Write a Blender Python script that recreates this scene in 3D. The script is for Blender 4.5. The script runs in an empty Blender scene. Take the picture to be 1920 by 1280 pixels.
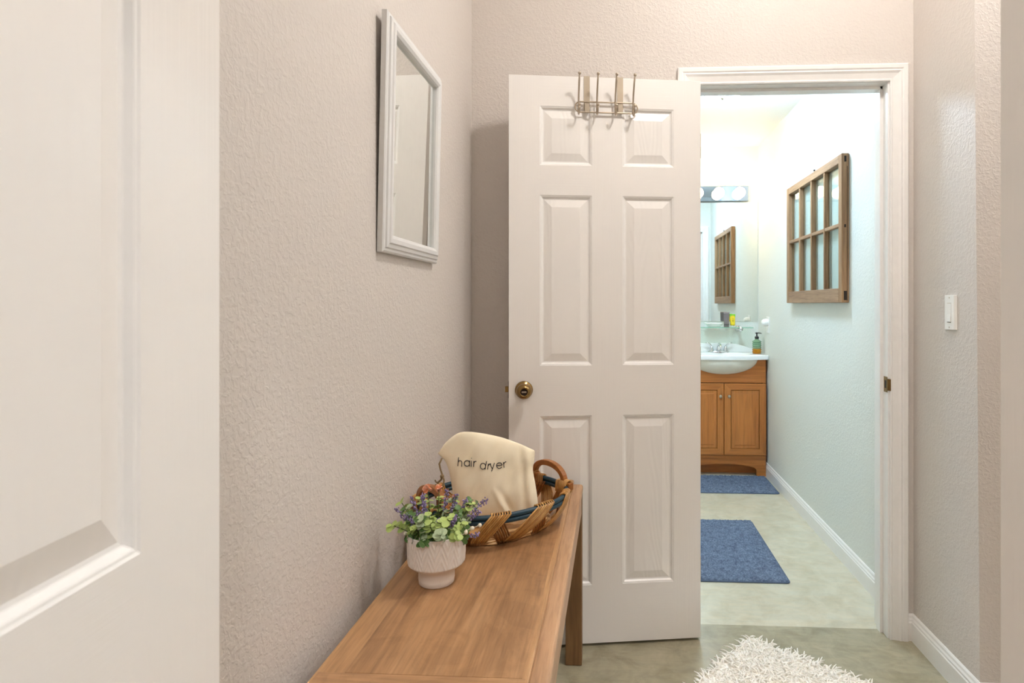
import bpy, math, random
from mathutils import Vector, Matrix, noise
PI = math.pi
random.seed(7)
C = bpy.context.scene.collection
SC = bpy.context.scene

# ------------------------------------------------------------------ camera, exposure, world
f_px, px0, py0 = 1150.0, 1087.0, 570.0
cam_d = bpy.data.cameras.new('camera'); cam = bpy.data.objects.new('camera', cam_d); C.objects.link(cam)
cam.location = (0, 0, 1.23)
cam.rotation_euler = (PI/2, 0, math.atan((1150-px0)/f_px))
cam_d.sensor_width = 36; cam_d.lens = f_px/1920*36
cam_d.shift_x = (960-px0)/1920; cam_d.shift_y = (py0-640)/1920
cam_d.clip_start = 0.02
cam_d.dof.use_dof = True; cam_d.dof.focus_distance = 2.0; cam_d.dof.aperture_fstop = 11
SC.camera = cam
SC.view_settings.view_transform = 'Standard'; SC.view_settings.look = 'None'
SC.view_settings.gamma = 1; SC.view_settings.use_curve_mapping = False
SC.view_settings.exposure = 1.36
SC.cycles.use_denoising = True
SC.cycles.max_bounces = 11; SC.cycles.diffuse_bounces = 8; SC.cycles.sample_clamp_indirect = 6
w = bpy.data.worlds.new('world'); SC.world = w; w.use_nodes = True
w.node_tree.nodes['Background'].inputs[0].default_value = (.9, .95, 1, 1)
w.node_tree.nodes['Background'].inputs[1].default_value = 0.4
# lamp strengths (each built further down); the one behind the viewer is added fill
HALL_LAMP = (60.0, (1.0, .95, .90)); SIDE_LAMP = (26.0, (.97, .98, 1.0)); ROOM_FILL = (48.0, (.92, .96, 1.0))
BATH_LAMP = (36.0, (.58, .80, 1.03)); BULB = (15.0, (1.0, .72, .38))

# ------------------------------------------------------------------ materials
def lin(c):
    return tuple((x/12.92 if x <= .04045 else ((x+.055)/1.055)**2.4) for x in [v/255 for v in c])+(1,)
class NT:
    def __init__(s, name):
        s.m = bpy.data.materials.new(name); s.m.use_nodes = True; s.t = s.m.node_tree
        s.b = s.t.nodes['Principled BSDF']; s.out = s.t.nodes['Material Output']
    def n(s, typ, **kw):
        o = s.t.nodes.new(typ)
        for k, v in kw.items():
            if k[0] == 'i' and k[1:].isdigit(): o.inputs[int(k[1:])].default_value = v
            elif k.startswith('in_'): o.inputs[k[3:].replace('_', ' ')].default_value = v
            else: setattr(o, k, v)
        return o
    def l(s, a, b): s.t.links.new(a, b)
    def coord(s, scale=(1, 1, 1), rot=(0, 0, 0)):
        tc = s.n('ShaderNodeTexCoord'); mp = s.n('ShaderNodeMapping'); mp.inputs['Scale'].default_value = scale
        mp.inputs['Rotation'].default_value = rot
        s.l(tc.outputs['Object'], mp.inputs['Vector']); return mp.outputs['Vector']
    def noise(s, vec, scale, detail=3, rough=.5, dist=0):
        o = s.n('ShaderNodeTexNoise'); o.inputs['Scale'].default_value = scale; o.inputs['Detail'].default_value = detail
        o.inputs['Roughness'].default_value = rough; o.inputs['Distortion'].default_value = dist
        s.l(vec, o.inputs['Vector']); return o.outputs['Fac']
    def ramp(s, fac, stops):
        r = s.n('ShaderNodeValToRGB'); e = r.color_ramp.elements
        while len(e) < len(stops): e.new(.5)
        for el, (p, c) in zip(e, stops): el.position = p; el.color = c
        s.l(fac, r.inputs['Fac']); return r.outputs['Color']
    def mix(s, fac, a, b, blend='MIX'):
        o = s.n('ShaderNodeMix'); o.data_type = 'RGBA'; o.blend_type = blend
        for sock, v in ((0, fac), (6, a), (7, b)):
            if hasattr(v, 'links'): s.l(v, o.inputs[sock])
            else: o.inputs[sock].default_value = v
        return o.outputs[2]
    def bump(s, h, strength=.3, dist=.002):
        b = s.n('ShaderNodeBump'); b.inputs['Strength'].default_value = strength; b.inputs['Distance'].default_value = dist
        s.l(h, b.inputs['Height']); s.l(b.outputs['Normal'], s.b.inputs['Normal'])
def plain(name, col, rough=.5, metal=0, spec=.5, **kw):
    t = NT(name); t.b.inputs['Base Color'].default_value = lin(col); t.b.inputs['Roughness'].default_value = rough
    t.b.inputs['Metallic'].default_value = metal; t.b.inputs['Specular IOR Level'].default_value = spec
    v = t.coord(); n = t.noise(v, 40, 2)
    c = t.mix(.06, lin(col), t.ramp(n, [(.3, (.6, .6, .6, 1)), (.7, (1, 1, 1, 1))]), 'MULTIPLY')
    t.l(c, t.b.inputs['Base Color'])
    for k, x in kw.items(): t.b.inputs[k.replace('_', ' ')].default_value = x
    return t.m
def wall_paint(name, col, rough=.55, strength=.36):
    t = NT(name); t.b.inputs['Roughness'].default_value = rough
    v = t.coord(); n1 = t.noise(v, 95, 2, .5, .6); n2 = t.noise(v, 210, 2, .5)
    h = t.ramp(n1, [(.44, (0, 0, 0, 1)), (.62, (1, 1, 1, 1))])
    hm = t.mix(.3, h, n2, 'ADD')
    t.bump(hm, strength, .0016)
    n3 = t.noise(v, 1.2, 2)
    t.l(t.mix(n3, tuple(x*.97 for x in lin(col)[:3])+(1,), lin(col)), t.b.inputs['Base Color'])
    return t.m
def door_paint(name, axis, col=(241, 238, 235), wav=False):
    t = NT(name); t.b.inputs['Base Color'].default_value = lin(col); t.b.inputs['Roughness'].default_value = .32
    if wav:
        v = t.coord((1, 1, .18)); n = t.n('ShaderNodeTexNoise'); t.l(v, n.inputs['Vector']); n.inputs['Scale'].default_value = 9; n.inputs['Detail'].default_value = 1
        m = t.n('ShaderNodeMath', operation='MULTIPLY'); t.l(n.outputs['Fac'], m.inputs[0]); m.inputs[1].default_value = 26
        s = t.n('ShaderNodeMath', operation='SINE'); mm = t.n('ShaderNodeMath', operation='MULTIPLY'); mm.inputs[1].default_value = 3.2
        t.l(m.outputs[0], mm.inputs[0]); t.l(mm.outputs[0], s.inputs[0]); t.bump(s.outputs[0], .10, .0012)
    else:
        sc = (220, 220, 4) if axis == 'z' else (4, 220, 220)
        t.bump(t.noise(t.coord(sc), 1, 3, .6, .5), .22, .0012)
    return t.m
def wood(name, dark, mid, light, axis='y', scale=1.0, rough=.45, stain=0.0, bumpy=.08):
    t = NT(name); s = {'x': (2.2, 38, 38), 'y': (38, 2.2, 38), 'z': (38, 38, 2.2)}[axis]
    v = t.coord(tuple(k*scale for k in s)); n = t.noise(v, 1, 6, .62, 1.2)
    v2 = t.coord(tuple(k*scale*.22 for k in s)); n2 = t.noise(v2, 1, 3, .5, .8)
    v3 = t.coord(tuple(k*scale*4 for k in s)); n3 = t.noise(v3, 1, 3, .6)
    c = t.ramp(n, [(.28, lin(dark)), (.5, lin(mid)), (.72, lin(light))])
    c2 = t.ramp(n2, [(.3, lin(tuple(int(x*.86) for x in mid))), (.7, lin(light))])
    col = t.mix(.45, c, c2)
    col = t.mix(.35, col, t.ramp(n3, [(.35, (.45, .42, .4, 1)), (.55, (1, 1, 1, 1))]), 'MULTIPLY')
    if stain:
        ns = t.noise(t.coord((1, 1, 1)), 7, 4, .6, 1.5)
        col = t.mix(stain, col, t.ramp(ns, [(.42, lin(dark)), (.5, (1, 1, 1, 1)), (.505, (.45, .36, .3, 1)), (.52, (1, 1, 1, 1))]), 'MULTIPLY')
    t.l(col, t.b.inputs['Base Color']); t.b.inputs['Roughness'].default_value = rough
    t.bump(n3, bumpy, .001); return t.m
def emis(name, col, strength, base=(250, 250, 245)):
    t = NT(name); t.b.inputs['Base Color'].default_value = lin(base)
    t.b.inputs['Emission Color'].default_value = col+(1,); t.b.inputs['Emission Strength'].default_value = strength
    return t.m
def clear(name, tint, gloss=.12, fres=True):
    t = NT(name); t.t.nodes.remove(t.b)
    tr = t.n('ShaderNodeBsdfTransparent'); tr.inputs[0].default_value = tint
    g = t.n('ShaderNodeBsdfGlossy'); g.inputs['Roughness'].default_value = .03
    mx = t.n('ShaderNodeMixShader')
    lw = t.n('ShaderNodeLayerWeight'); lw.inputs['Blend'].default_value = .5
    pw = t.n('ShaderNodeMath', operation='POWER'); pw.inputs[1].default_value = 4.0; t.l(lw.outputs['Facing'], pw.inputs[0])
    ma = t.n('ShaderNodeMath', operation='MULTIPLY_ADD'); ma.inputs[1].default_value = gloss*2.2; ma.inputs[2].default_value = .04; t.l(pw.outputs[0], ma.inputs[0])
    t.l(ma.outputs[0], mx.inputs[0]); t.l(tr.outputs[0], mx.inputs[1]); t.l(g.outputs[0], mx.inputs[2])
    t.l(mx.outputs[0], t.out.inputs['Surface']); return t.m

M = {}
M['hall'] = wall_paint('hall_wall_paint', (213, 206, 200))
M['bath'] = wall_paint('bathroom_wall_paint', (228, 230, 224), strength=.25)
M['ceil'] = wall_paint('ceiling_paint', (244, 242, 238), strength=.2)
M['trim'] = plain('white_trim_paint', (242, 240, 238), .3)
M['stile'] = door_paint('door_paint_stile', 'z'); M['rail'] = door_paint('door_paint_rail', 'x'); M['panel'] = door_paint('door_paint_panel', 'z', wav=True)
def concrete(name, cols, rough):
    t = NT(name); v = t.coord(); n = t.noise(v, 2.3, 7, .62, 1.6); n2 = t.noise(v, 11, 6, .65, .8); n3 = t.noise(t.coord((3, 14, 1), (0, 0, .5)), 2.2, 5, .6, 1.5)
    c = t.ramp(n, [(.3, lin(cols[0])), (.5, lin(cols[1])), (.7, lin(cols[2]))])
    c = t.mix(.5, c, t.ramp(n2, [(.32, lin(cols[0])), (.6, lin(cols[2]))]))
    c = t.mix(.30, c, t.ramp(n3, [(.40, lin(cols[3])), (.62, lin(cols[1]))]))
    t.l(c, t.b.inputs['Base Color']); t.b.inputs['Roughness'].default_value = rough
    t.bump(n2, .08, .002); return t.m
M['floor_hall'] = concrete('stained_concrete_dim', [(126, 118, 92), (160, 152, 126), (188, 180, 156), (122, 122, 104)], .3)  # dimmer hall light is put into these darker, browner tones
M['floor_bath'] = concrete('stained_concrete_lit', [(176, 164, 134), (200, 192, 168), (216, 212, 194), (170, 176, 164)], .28)  # same stained concrete, paler tones stand in for the brighter bathroom light
M['bench'] = wood('bench_wood', (116, 80, 50), (168, 124, 82), (196, 154, 112), 'y', 1, .42, .16)
M['bench_border'] = wood('bench_border_wood', (130, 92, 58), (176, 132, 88), (202, 160, 116), 'y', 1.1, .4)
M['bench_end'] = wood('bench_end_wood', (130, 90, 56), (172, 128, 88), (198, 156, 114), 'x', 1, .4, .16)
M['bench_mould'] = wood('bench_moulding_wood', (156, 116, 84), (192, 150, 112), (210, 172, 136), 'y', 1, .38)
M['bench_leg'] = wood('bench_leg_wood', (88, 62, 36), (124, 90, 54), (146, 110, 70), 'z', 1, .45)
M['sash'] = wood('old_sash_wood', (104, 70, 44), (150, 110, 76), (184, 146, 106), 'z', 1.2, .6)
M['sash_h'] = wood('old_sash_wood_horizontal', (108, 76, 54), (154, 116, 86), (186, 152, 118), 'y', 1.2, .6)
M['vanity'] = wood('maple_cabinet_wood', (176, 98, 42), (200, 122, 58), (212, 136, 68), 'z', .5, .32)
M['vanity_h'] = wood('maple_cabinet_wood_horizontal', (174, 96, 42), (198, 120, 56), (210, 134, 66), 'x', .5, .32)
M['dark'] = plain('dark_gap', (40, 28, 20), .8)
M['nickel'] = plain('brushed_nickel', (190, 176, 158), .32, 1)
M['strap'] = plain('painted_nickel_strap', (184, 170, 150), .45, .35)
M['chrome'] = plain('polished_chrome', (225, 225, 228), .08, 1)
M['bar'] = plain('mirror_chrome_bar', (174, 182, 192), .02, 1)
M['brass'] = plain('antique_brass', (150, 122, 78), .22, 1)
M['brass_dark'] = plain('dark_bronze_recess', (40, 26, 18), .35, .6)
M['mirror'] = plain('mirror_glass', (238, 242, 240), .01, 1)
M['mirrorframe'] = plain('white_frame_paint', (226, 226, 226), .35)
M['plate'] = plain('white_plastic', (244, 243, 240), .3)
M['glass'] = clear('clear_pane_glass', (.93, .97, .96, 1), .28)
M['glass_shelf'] = clear('green_tinted_shelf_glass', (.80, .93, .86, 1), .3)
M['glass_edge'] = plain('green_glass_edge', (150, 196, 172), .15, 0, .5)
M['ceramic'] = plain('white_cultured_marble', (244, 244, 242), .15)
M['belly'] = plain('white_sink_underside', (240, 236, 226), .3)
M['pot'] = plain('matte_white_pot_ceramic', (232, 222, 212), .5)
M['soil'] = plain('dark_moss', (28, 34, 20), .9)
M['canvas'] = None
M['ink'] = plain('black_ink', (34, 32, 30), .8)
M['black'] = plain('black_plastic', (28, 28, 30), .35)
M['leaf_a'] = plain('pale_eucalyptus_leaf', (176, 196, 112), .5); M['leaf_b'] = plain('deep_green_leaf', (84, 118, 58), .45)
M['leaf_c'] = plain('grey_green_leaf', (170, 186, 146), .55)
M['stem'] = plain('green_stem', (84, 98, 52), .6); M['lav'] = plain('lavender_floret', (132, 116, 160), .7); M['lav2'] = plain('pale_lavender_floret', (172, 156, 196), .7)
M['berry'] = plain('cream_berry', (236, 228, 208), .5); M['flower'] = plain('orange_petal', (226, 148, 104), .7); M['flower2'] = plain('peach_petal', (238, 180, 150), .7)
M['wick_l'] = wood('light_wicker', (150, 96, 40), (196, 142, 74), (224, 178, 110), 'z', .6, .3, bumpy=.15)
M['wick_d'] = wood('amber_wicker', (104, 56, 18), (150, 90, 34), (184, 122, 54), 'z', .6, .28, bumpy=.15)
M['wick_l2'] = wood('golden_wicker', (130, 80, 30), (174, 118, 54), (206, 154, 86), 'z', .6, .3, bumpy=.15)
M['wick_d2'] = wood('dark_amber_wicker', (88, 46, 14), (126, 74, 26), (160, 102, 42), 'z', .6, .28, bumpy=.15)
M['wick_b'] = wood('pale_base_wicker', (160, 110, 62), (208, 162, 104), (232, 194, 142), 'x', .6, .35, bumpy=.15)
M['rim'] = plain('deep_blue_green_rim', (24, 58, 74), .35)
M['handle'] = wood('basket_handle_wood', (120, 66, 24), (164, 100, 44), (190, 126, 64), 'x', .5, .35)
M['jute'] = plain('jute_string', (150, 130, 96), .9)
M['tube_grey'] = plain('grey_tube_plastic', (122, 112, 112), .3); M['tube_yellow'] = plain('yellow_tube_plastic', (244, 214, 40), .35)
M['tube_green'] = plain('green_tube_cap', (140, 214, 60), .35); M['label'] = plain('olive_print', (150, 140, 40), .5)
M['soap_green'] = plain('green_bottle_glass', (132, 172, 138), .1, 0, .6, Transmission_Weight=.35)
M['soap_amber'] = plain('amber_soap', (214, 142, 22), .1, 0, .6, Transmission_Weight=.25)
t = NT('natural_canvas'); v = t.coord()
wv = t.noise(t.coord((900, 900, 300)), 1, 1); t.l(t.mix(t.noise(v, 30, 3), lin((250, 236, 206)), lin((254, 244, 220))), t.b.inputs['Base Color'])
t.b.inputs['Roughness'].default_value = .9; t.bump(wv, .15, .0008); M['canvas'] = t.m
t = NT('blue_chenille'); v = t.coord((120, 120, 120))
vo = t.n('ShaderNodeTexVoronoi'); vo.inputs['Scale'].default_value = 1.0; t.l(v, vo.inputs['Vector'])
c = t.ramp(vo.outputs['Distance'], [(.0, lin((140, 154, 176))), (.7, lin((66, 80, 104)))])
t.l(t.mix(.5, c, t.ramp(t.noise(t.coord(), 45, 3), [(.3, lin((62, 76, 100))), (.7, lin((124, 140, 162)))])), t.b.inputs['Base Color']); t.b.inputs['Roughness'].default_value = .95
M['mat'] = t.m
M['mat_hem'] = plain('blue_mat_hem', (78, 92, 116), .8)
t = NT('cream_shag'); t.l(t.mix(t.noise(t.coord(), 9, 2), lin((252, 246, 236)), lin((255, 253, 248))), t.b.inputs['Base Color']); t.b.inputs['Roughness'].default_value = .95; t.b.inputs['Specular IOR Level'].default_value = .1; M['shag'] = t.m

# ------------------------------------------------------------------ mesh helpers
class MB:
    def __init__(s): s.v = []; s.f = []; s.m = []; s.mats = []; s.sm = []
    def mi(s, mat):
        if mat not in s.mats: s.mats.append(mat)
        return s.mats.index(mat)
    def face(s, pts, mat, smooth=False):
        b = len(s.v); s.v += [Vector(p) for p in pts]; s.f.append(tuple(range(b, b+len(pts)))); s.m.append(s.mi(mat)); s.sm.append(smooth)
    def grid(s, rows, mat, smooth=True, cu=False, cv=False):
        b = len(s.v); n = len(rows); k = len(rows[0])
        for r in rows: s.v += [Vector(p) for p in r]
        i = s.mi(mat)
        for a in range(n if cu else n-1):
            for c in range(k if cv else k-1):
                a2 = (a+1) % n; c2 = (c+1) % k
                s.f.append((b+a*k+c, b+a*k+c2, b+a2*k+c2, b+a2*k+c)); s.m.append(i); s.sm.append(smooth)
        return b
    def ngon(s, idx, mat, smooth=False): s.f.append(tuple(idx)); s.m.append(s.mi(mat)); s.sm.append(smooth)
    def box(s, x0, x1, y0, y1, z0, z1, mat, faces={}, bevel=0):
        P = [(x0,y0,z0),(x1,y0,z0),(x1,y1,z0),(x0,y1,z0),(x0,y0,z1),(x1,y0,z1),(x1,y1,z1),(x0,y1,z1)]
        F = {'-z':(3,2,1,0),'+z':(4,5,6,7),'-y':(0,1,5,4),'+x':(1,2,6,5),'+y':(2,3,7,6),'-x':(3,0,4,7)}
        b = len(s.v); s.v += [Vector(p) for p in P]
        for k, q in F.items():
            s.f.append(tuple(b+i for i in q)); s.m.append(s.mi(faces.get(k, mat))); s.sm.append(False)
    def tube(s, pts, r, mat, n=8, cap=True, closed=False, flat=1.0):
        pts = [Vector(p) for p in pts]; N = len(pts); rs = r if isinstance(r, (list, tuple)) else [r]*N
        rows = []; up = None
        for i, p in enumerate(pts):
            if closed: tdir = (pts[(i+1) % N]-pts[i-1])
            else: tdir = pts[min(i+1, N-1)]-pts[max(i-1, 0)]
            tdir.normalize()
            if up is None:
                a = Vector((0, 0, 1)) if abs(tdir.z) < .9 else Vector((1, 0, 0)); up = (a-tdir*a.dot(tdir)).normalized()
            else: up = (up-tdir*up.dot(tdir)).normalized()
            sd = tdir.cross(up)
            rows.append([p+up*math.cos(2*PI*k/n)*rs[i]*flat+sd*math.sin(2*PI*k/n)*rs[i] for k in range(n)])
        b = s.grid(rows, mat, True, closed, True)
        if cap and not closed:
            s.ngon([b+k for k in range(n)], mat); s.ngon([b+(N-1)*n+k for k in reversed(range(n))], mat)
    def lathe(s, prof, mat, c=(0, 0, 0), n=32, axis='z', sx=1, sy=1, fn=None, mats=None):
        rows = []
        for j, (r, h) in enumerate(prof):
            row = []
            for k in range(n):
                a = 2*PI*k/n; rr = r+(fn(a, j, h) if fn else 0)
                x, y = rr*math.cos(a)*sx, rr*math.sin(a)*sy
                p = {'z': (x, y, h), 'y': (x, h, y), 'x': (h, x, y)}[axis]
                row.append((c[0]+p[0], c[1]+p[1], c[2]+p[2]))
            rows.append(row)
        if mats:
            for j in range(len(rows)-1): s.grid(rows[j:j+2], mats[j], True, False, True)
        else: s.grid(rows, mat, True, False, True)
    def sphere(s, c, r, mat, n=12, sx=1, sy=1, sz=1):
        s.lathe([(r*math.sin(PI*j/n)+1e-5, -r*math.cos(PI*j/n)*sz) for j in range(n+1)], mat, c, n*2 if n > 6 else n+2, 'z', sx, sy)
    def prism(s, poly, a, b, mat, plane='xz', smooth=False):
        f = {'xz': lambda p, t: (p[0], t, p[1]), 'xy': lambda p, t: (p[0], p[1], t), 'yz': lambda p, t: (t, p[0], p[1])}[plane]
        s.grid([[f(p, a) for p in poly], [f(p, b) for p in poly]], mat, smooth, False, True)
        s.face([f(p, a) for p in reversed(poly)], mat); s.face([f(p, b) for p in poly], mat)
    def build(s, name, parent=None, loc=None, bevel=0, seg=2, merge=False):
        me = bpy.data.meshes.new(name); off = Vector(loc) if loc is not None else Vector((0, 0, 0))
        me.from_pydata([tuple(v-off) for v in s.v], [], s.f)
        for m in s.mats: me.materials.append(m)
        me.polygons.foreach_set('material_index', s.m); me.polygons.foreach_set('use_smooth', s.sm); me.update()
        import bmesh
        bm = bmesh.new(); bm.from_mesh(me)
        if merge or bevel: bmesh.ops.remove_doubles(bm, verts=bm.verts, dist=1e-6)
        bmesh.ops.recalc_face_normals(bm, faces=bm.faces) if not getattr(s, 'keep', False) else None
        bm.to_mesh(me); bm.free()
        o = bpy.data.objects.new(name, me); C.objects.link(o)
        if parent is not None: o.parent = parent
        o.location = off
        if bevel:
            md = o.modifiers.new('bevel', 'BEVEL'); md.width = bevel; md.segments = seg; md.limit_method = 'ANGLE'; md.angle_limit = .6; md.harden_normals = False
        return o
def tag(o, label=None, cat=None, group=None, kind=None):
    if label: o['label'] = label
    if cat: o['category'] = cat
    if group: o['group'] = group
    if kind: o['kind'] = kind
    return o
def thing(name, label, cat, loc, rz=0, group=None, kind=None):
    o = bpy.data.objects.new(name, None); C.objects.link(o); o.location = loc; o.rotation_euler = (0, 0, rz); o.empty_display_size = .05
    return tag(o, label, cat, group, kind)
def struct(o, label, cat): return tag(o, label, cat, None, 'structure')
def bx(name, dims, mat, faces={}, bevel=0, label=None, cat=None):
    m = MB(); m.box(*dims, mat, faces); o = m.build(name, bevel=bevel)
    if label: struct(o, label, cat)
    return o

# ------------------------------------------------------------------ room shell
YB, YB2, CZ, CH = 2.315, 2.43, 2.43, 3.00      # hall face and bathroom face of the partition, ceiling height
XL, XR = -.54, 1.10
JL, JR, JT = .306, 1.008, 2.046      # door opening
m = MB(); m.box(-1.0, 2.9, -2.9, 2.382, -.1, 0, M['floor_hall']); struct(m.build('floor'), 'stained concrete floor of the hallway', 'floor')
m = MB(); m.box(-1.0, 1.3, 2.382, 5.0, -.1, 0, M['floor_bath']); struct(m.build('floor_bathroom'), 'stained concrete floor of the bathroom, coloured paler for its brighter light', 'floor')
m = MB(); m.box(-1.0, 2.9, -2.9, YB2, CH, CH+.1, M['ceil']); struct(m.build('ceiling'), 'white painted hall ceiling', 'ceiling')
m = MB(); m.box(-1.0, 1.3, YB2, 5.0, CZ, CZ+.1, M['ceil']); struct(m.build('ceiling_bathroom'), 'white painted bathroom ceiling', 'ceiling')
m = MB(); m.box(XL-.1, XL, -.155, YB2, 0, CH, M['hall']); struct(m.build('wall_left'), 'textured greige wall with the white framed mirror', 'wall')
m = MB()
m.box(XL, JL-.018, YB, YB2, 0, CH, M['hall'], {'+y': M['bath']})
m.box(JR+.018, XR, YB, YB2, 0, CH, M['hall'], {'+y': M['bath']})
m.box(JL-.018, JR+.018, YB, YB2, JT+.018, CH, M['hall'], {'+y': M['bath']})
struct(m.build('wall_back'), 'textured greige wall around the bathroom doorway', 'wall')
# right hall wall: its outer corner leans a little
m = MB()
m.prism([(1.905, 0), (YB2, 0), (YB2, CH), (1.945, CH)], XR, XR+.12, M['hall'], 'yz')
struct(m.build('wall_right'), 'textured greige wall with the light switch', 'wall')
m = MB(); m.prism([(1.905, 0), (2.03, 0), (2.03, CH), (1.945, CH)], XR+.12, 2.8, M['hall'], 'yz')
struct(m.build('wall_right_return'), 'textured wall turning right beyond the switch wall', 'wall')
m = MB(); m.box(XR, XR+.12, YB2, 4.85, 0, CZ, M['bath']); struct(m.build('wall_bathroom_right'), 'pale bathroom wall with the old window sash', 'wall')
m = MB(); m.box(-.8, XR, 4.73, 4.85, 0, CZ, M['bath']); struct(m.build('wall_bathroom_back'), 'pale bathroom wall behind the vanity', 'wall')
m = MB(); m.box(-.9, -.8, YB2, 4.85, 0, CZ, M['bath']); struct(m.build('wall_bathroom_left'), 'pale left wall of the bathroom', 'wall')
m = MB(); m.box(2.7, 2.8, -2.8, 1.905, 0, CH, M['hall']); struct(m.build('wall_side_room'), 'greige wall of the space to the right', 'wall')
m = MB()
m.box(XL-.1, -.39, -.27, -.155, 0, CH, M['hall']); m.box(.53, 2.7, -.27, -.155, 0, CH, M['hall']); m.box(-.39, .53, -.27, -.155, 2.08, CH, M['hall'])
struct(m.build('wall_front'), 'greige wall around the near doorway', 'wall')
m = MB(); m.box(-1.0, 2.7, -2.9, -2.8, 0, CH, M['hall']); struct(m.build('wall_near_room_back'), 'greige wall behind the viewer', 'wall')
m = MB(); m.box(-1.0, -.9, -2.8, -.27, 0, CH, M['hall']); struct(m.build('wall_near_room_left'), 'greige wall left of the viewer', 'wall')

# baseboards: profile (out, up) swept along a line
BP = [(0, 0), (.013, 0), (.013, .066), (.0105, .070), (.0105, .076), (.007, .082), (.006, .090), (.0025, .095), (0, .095)]
def baseboard(name, p0, p1, nrm, label, m0=0, m1=0):
    m = MB(); p0, p1, nn = Vector(p0), Vector(p1), Vector(nrm); d = (p1-p0).normalized()
    rows = [[p0+nn*o+Vector((0, 0, u))+d*(o*m0) for o, u in BP], [p1+nn*o+Vector((0, 0, u))+d*(o*m1) for o, u in BP]]
    m.grid(rows, M['trim'], False, False, True); m.face(rows[0], M['trim']); m.face(rows[1][::-1], M['trim'])
    return struct(m.build(name, merge=True), label, 'baseboard')
baseboard('baseboard_right', (XR, 1.905, 0), (XR, YB, 0), (-1, 0, 0), 'white baseboard under the light switch', -1, -1)
baseboard('baseboard_return', (XR, 1.905, 0), (2.7, 1.905, 0), (0, -1, 0), 'white baseboard round the right corner', -1, 0)
baseboard('baseboard_back', (1.075, YB, 0), (XR, YB, 0), (0, -1, 0), 'short white baseboard beside the door casing', 0, -1)
baseboard('baseboard_bathroom_right', (XR, YB2, 0), (XR, 4.73, 0), (-1, 0, 0), 'white baseboard along the bathroom wall')
baseboard('baseboard_left', (XL, -.12, 0), (XL, YB, 0), (1, 0, 0), 'white baseboard behind the wooden bench')

# door casing and jamb of the bathroom doorway
CP = [(0, 0), (0, .008), (.004, .0095), (.008, .008), (.012, .0085), (.028, .012), (.036, .0165), (.041, .0145), (.046, .0175), (.058, .0175), (.062, .015), (.062, 0)]
def casing(name, xl, xr, zt, y, sgn, label):
    m = MB()
    rows = [[(xl-d, y+sgn*h, 0) for d, h in CP], [(xl-d, y+sgn*h, zt+d) for d, h in CP], [(xr+d, y+sgn*h, zt+d) for d, h in CP], [(xr+d, y+sgn*h, 0) for d, h in CP]]
    m.grid(rows, M['trim'], False); return struct(m.build(name), label, 'door trim')
casing('trim_1', JL-.004, JR+.006, JT+.002, YB, -1, 'white moulded casing round the bathroom doorway')
casing('trim_2', JL-.004, JR+.006, JT+.002, YB2, 1, 'white casing on the bathroom side of the doorway')
casing('trim_3', -.39+.018, .53-.018, 2.07, -.155, 1, 'white casing round the near doorway')
m = MB()
for a, b in ((JL-.018, JL), (JR, JR+.018)): m.box(a, b, YB, YB2, 0, JT+.018, M['trim'])
m.box(JL, JR, YB, YB2, JT, JT+.018, M['trim'])
for a, b in ((JL, JL+.011), (JR-.011, JR)): m.box(a, b, YB+.040, YB+.075, 0, JT, M['trim'])
m.box(JL, JR, YB+.040, YB+.075, JT-.011, JT, M['trim'])
jamb = struct(m.build('trim_4', bevel=.0012), 'white door jamb with stop in the bathroom doorway', 'door jamb')
m = MB()
m.box(JR-.0015, JR+.001, YB+.002, YB+.030, .905, .962, M['brass']); m.box(JR-.0022, JR, YB+.010, YB+.022, .920, .948, M['brass_dark'])
m.prism([(JR-.0015, YB+.004), (JR-.0015, YB-.001), (JR+.004, YB-.008), (JR+.007, YB-.010), (JR+.006, YB-.006), (JR, YB+.004)], .912, .955, M['brass'], 'xy')
o = m.build('strike_plate', jamb); o['label'] = 'brass strike plate'
m = MB()
for a, b in ((-.39, -.372), (.512, .53)): m.box(a, b, -.27, -.155, 0, 2.07, M['trim'])
m.box(-.372, .512, -.27, -.155, 2.062, 2.08, M['trim']); struct(m.build('trim_5'), 'white jamb of the near doorway', 'door jamb')

# ------------------------------------------------------------------ six panel doors
RING = [(0, 0), (.0025, .0015), (.0055, .0022), (.0105, .0078), (.0150, .0085), (.043, .0012)]
def door_mesh(w, h, xc, zc, t=.035):
    m = MB(); X = [0]+xc+[w]; Z = [0]+zc+[h]
    for side in (0, 1):
        Y = (lambda d: -d) if side == 0 else (lambda d: -t+d)
        for i in range(5):
            for j in range(len(Z)-1):
                x0, x1, z0, z1 = X[i], X[i+1], Z[j], Z[j+1]
                if i in (1, 3) and j % 2 == 1:
                    prev = None
                    for ins, d in RING:
                        cur = [(x0+ins, Y(d), z0+ins), (x1-ins, Y(d), z0+ins), (x1-ins, Y(d), z1-ins), (x0+ins, Y(d), z1-ins)]
                        if prev:
                            for k in range(4): m.face([prev[k], prev[(k+1) % 4], cur[(k+1) % 4], cur[k]], M['panel'] if ins > .03 else M['trim'])
                        prev = cur
                    m.face(prev, M['panel'])
                else: m.face([(x0, Y(0), z0), (x1, Y(0), z0), (x1, Y(0), z1), (x0, Y(0), z1)], M['stile'] if i in (0, 4) or (i == 2) else M['rail'])
    for j in range(len(Z)-1):
        for x in (0, w): m.face([(x, 0, Z[j]), (x, -t, Z[j]), (x, -t, Z[j+1]), (x, 0, Z[j+1])], M['stile'])
    for i in range(5):
        for z in (0, h): m.face([(X[i], 0, z), (X[i+1], 0, z), (X[i+1], -t, z), (X[i], -t, z)], M['stile'])
    return m
ZC = [.21, .82, 1.0, 1.61, 1.717, 1.928]
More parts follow.
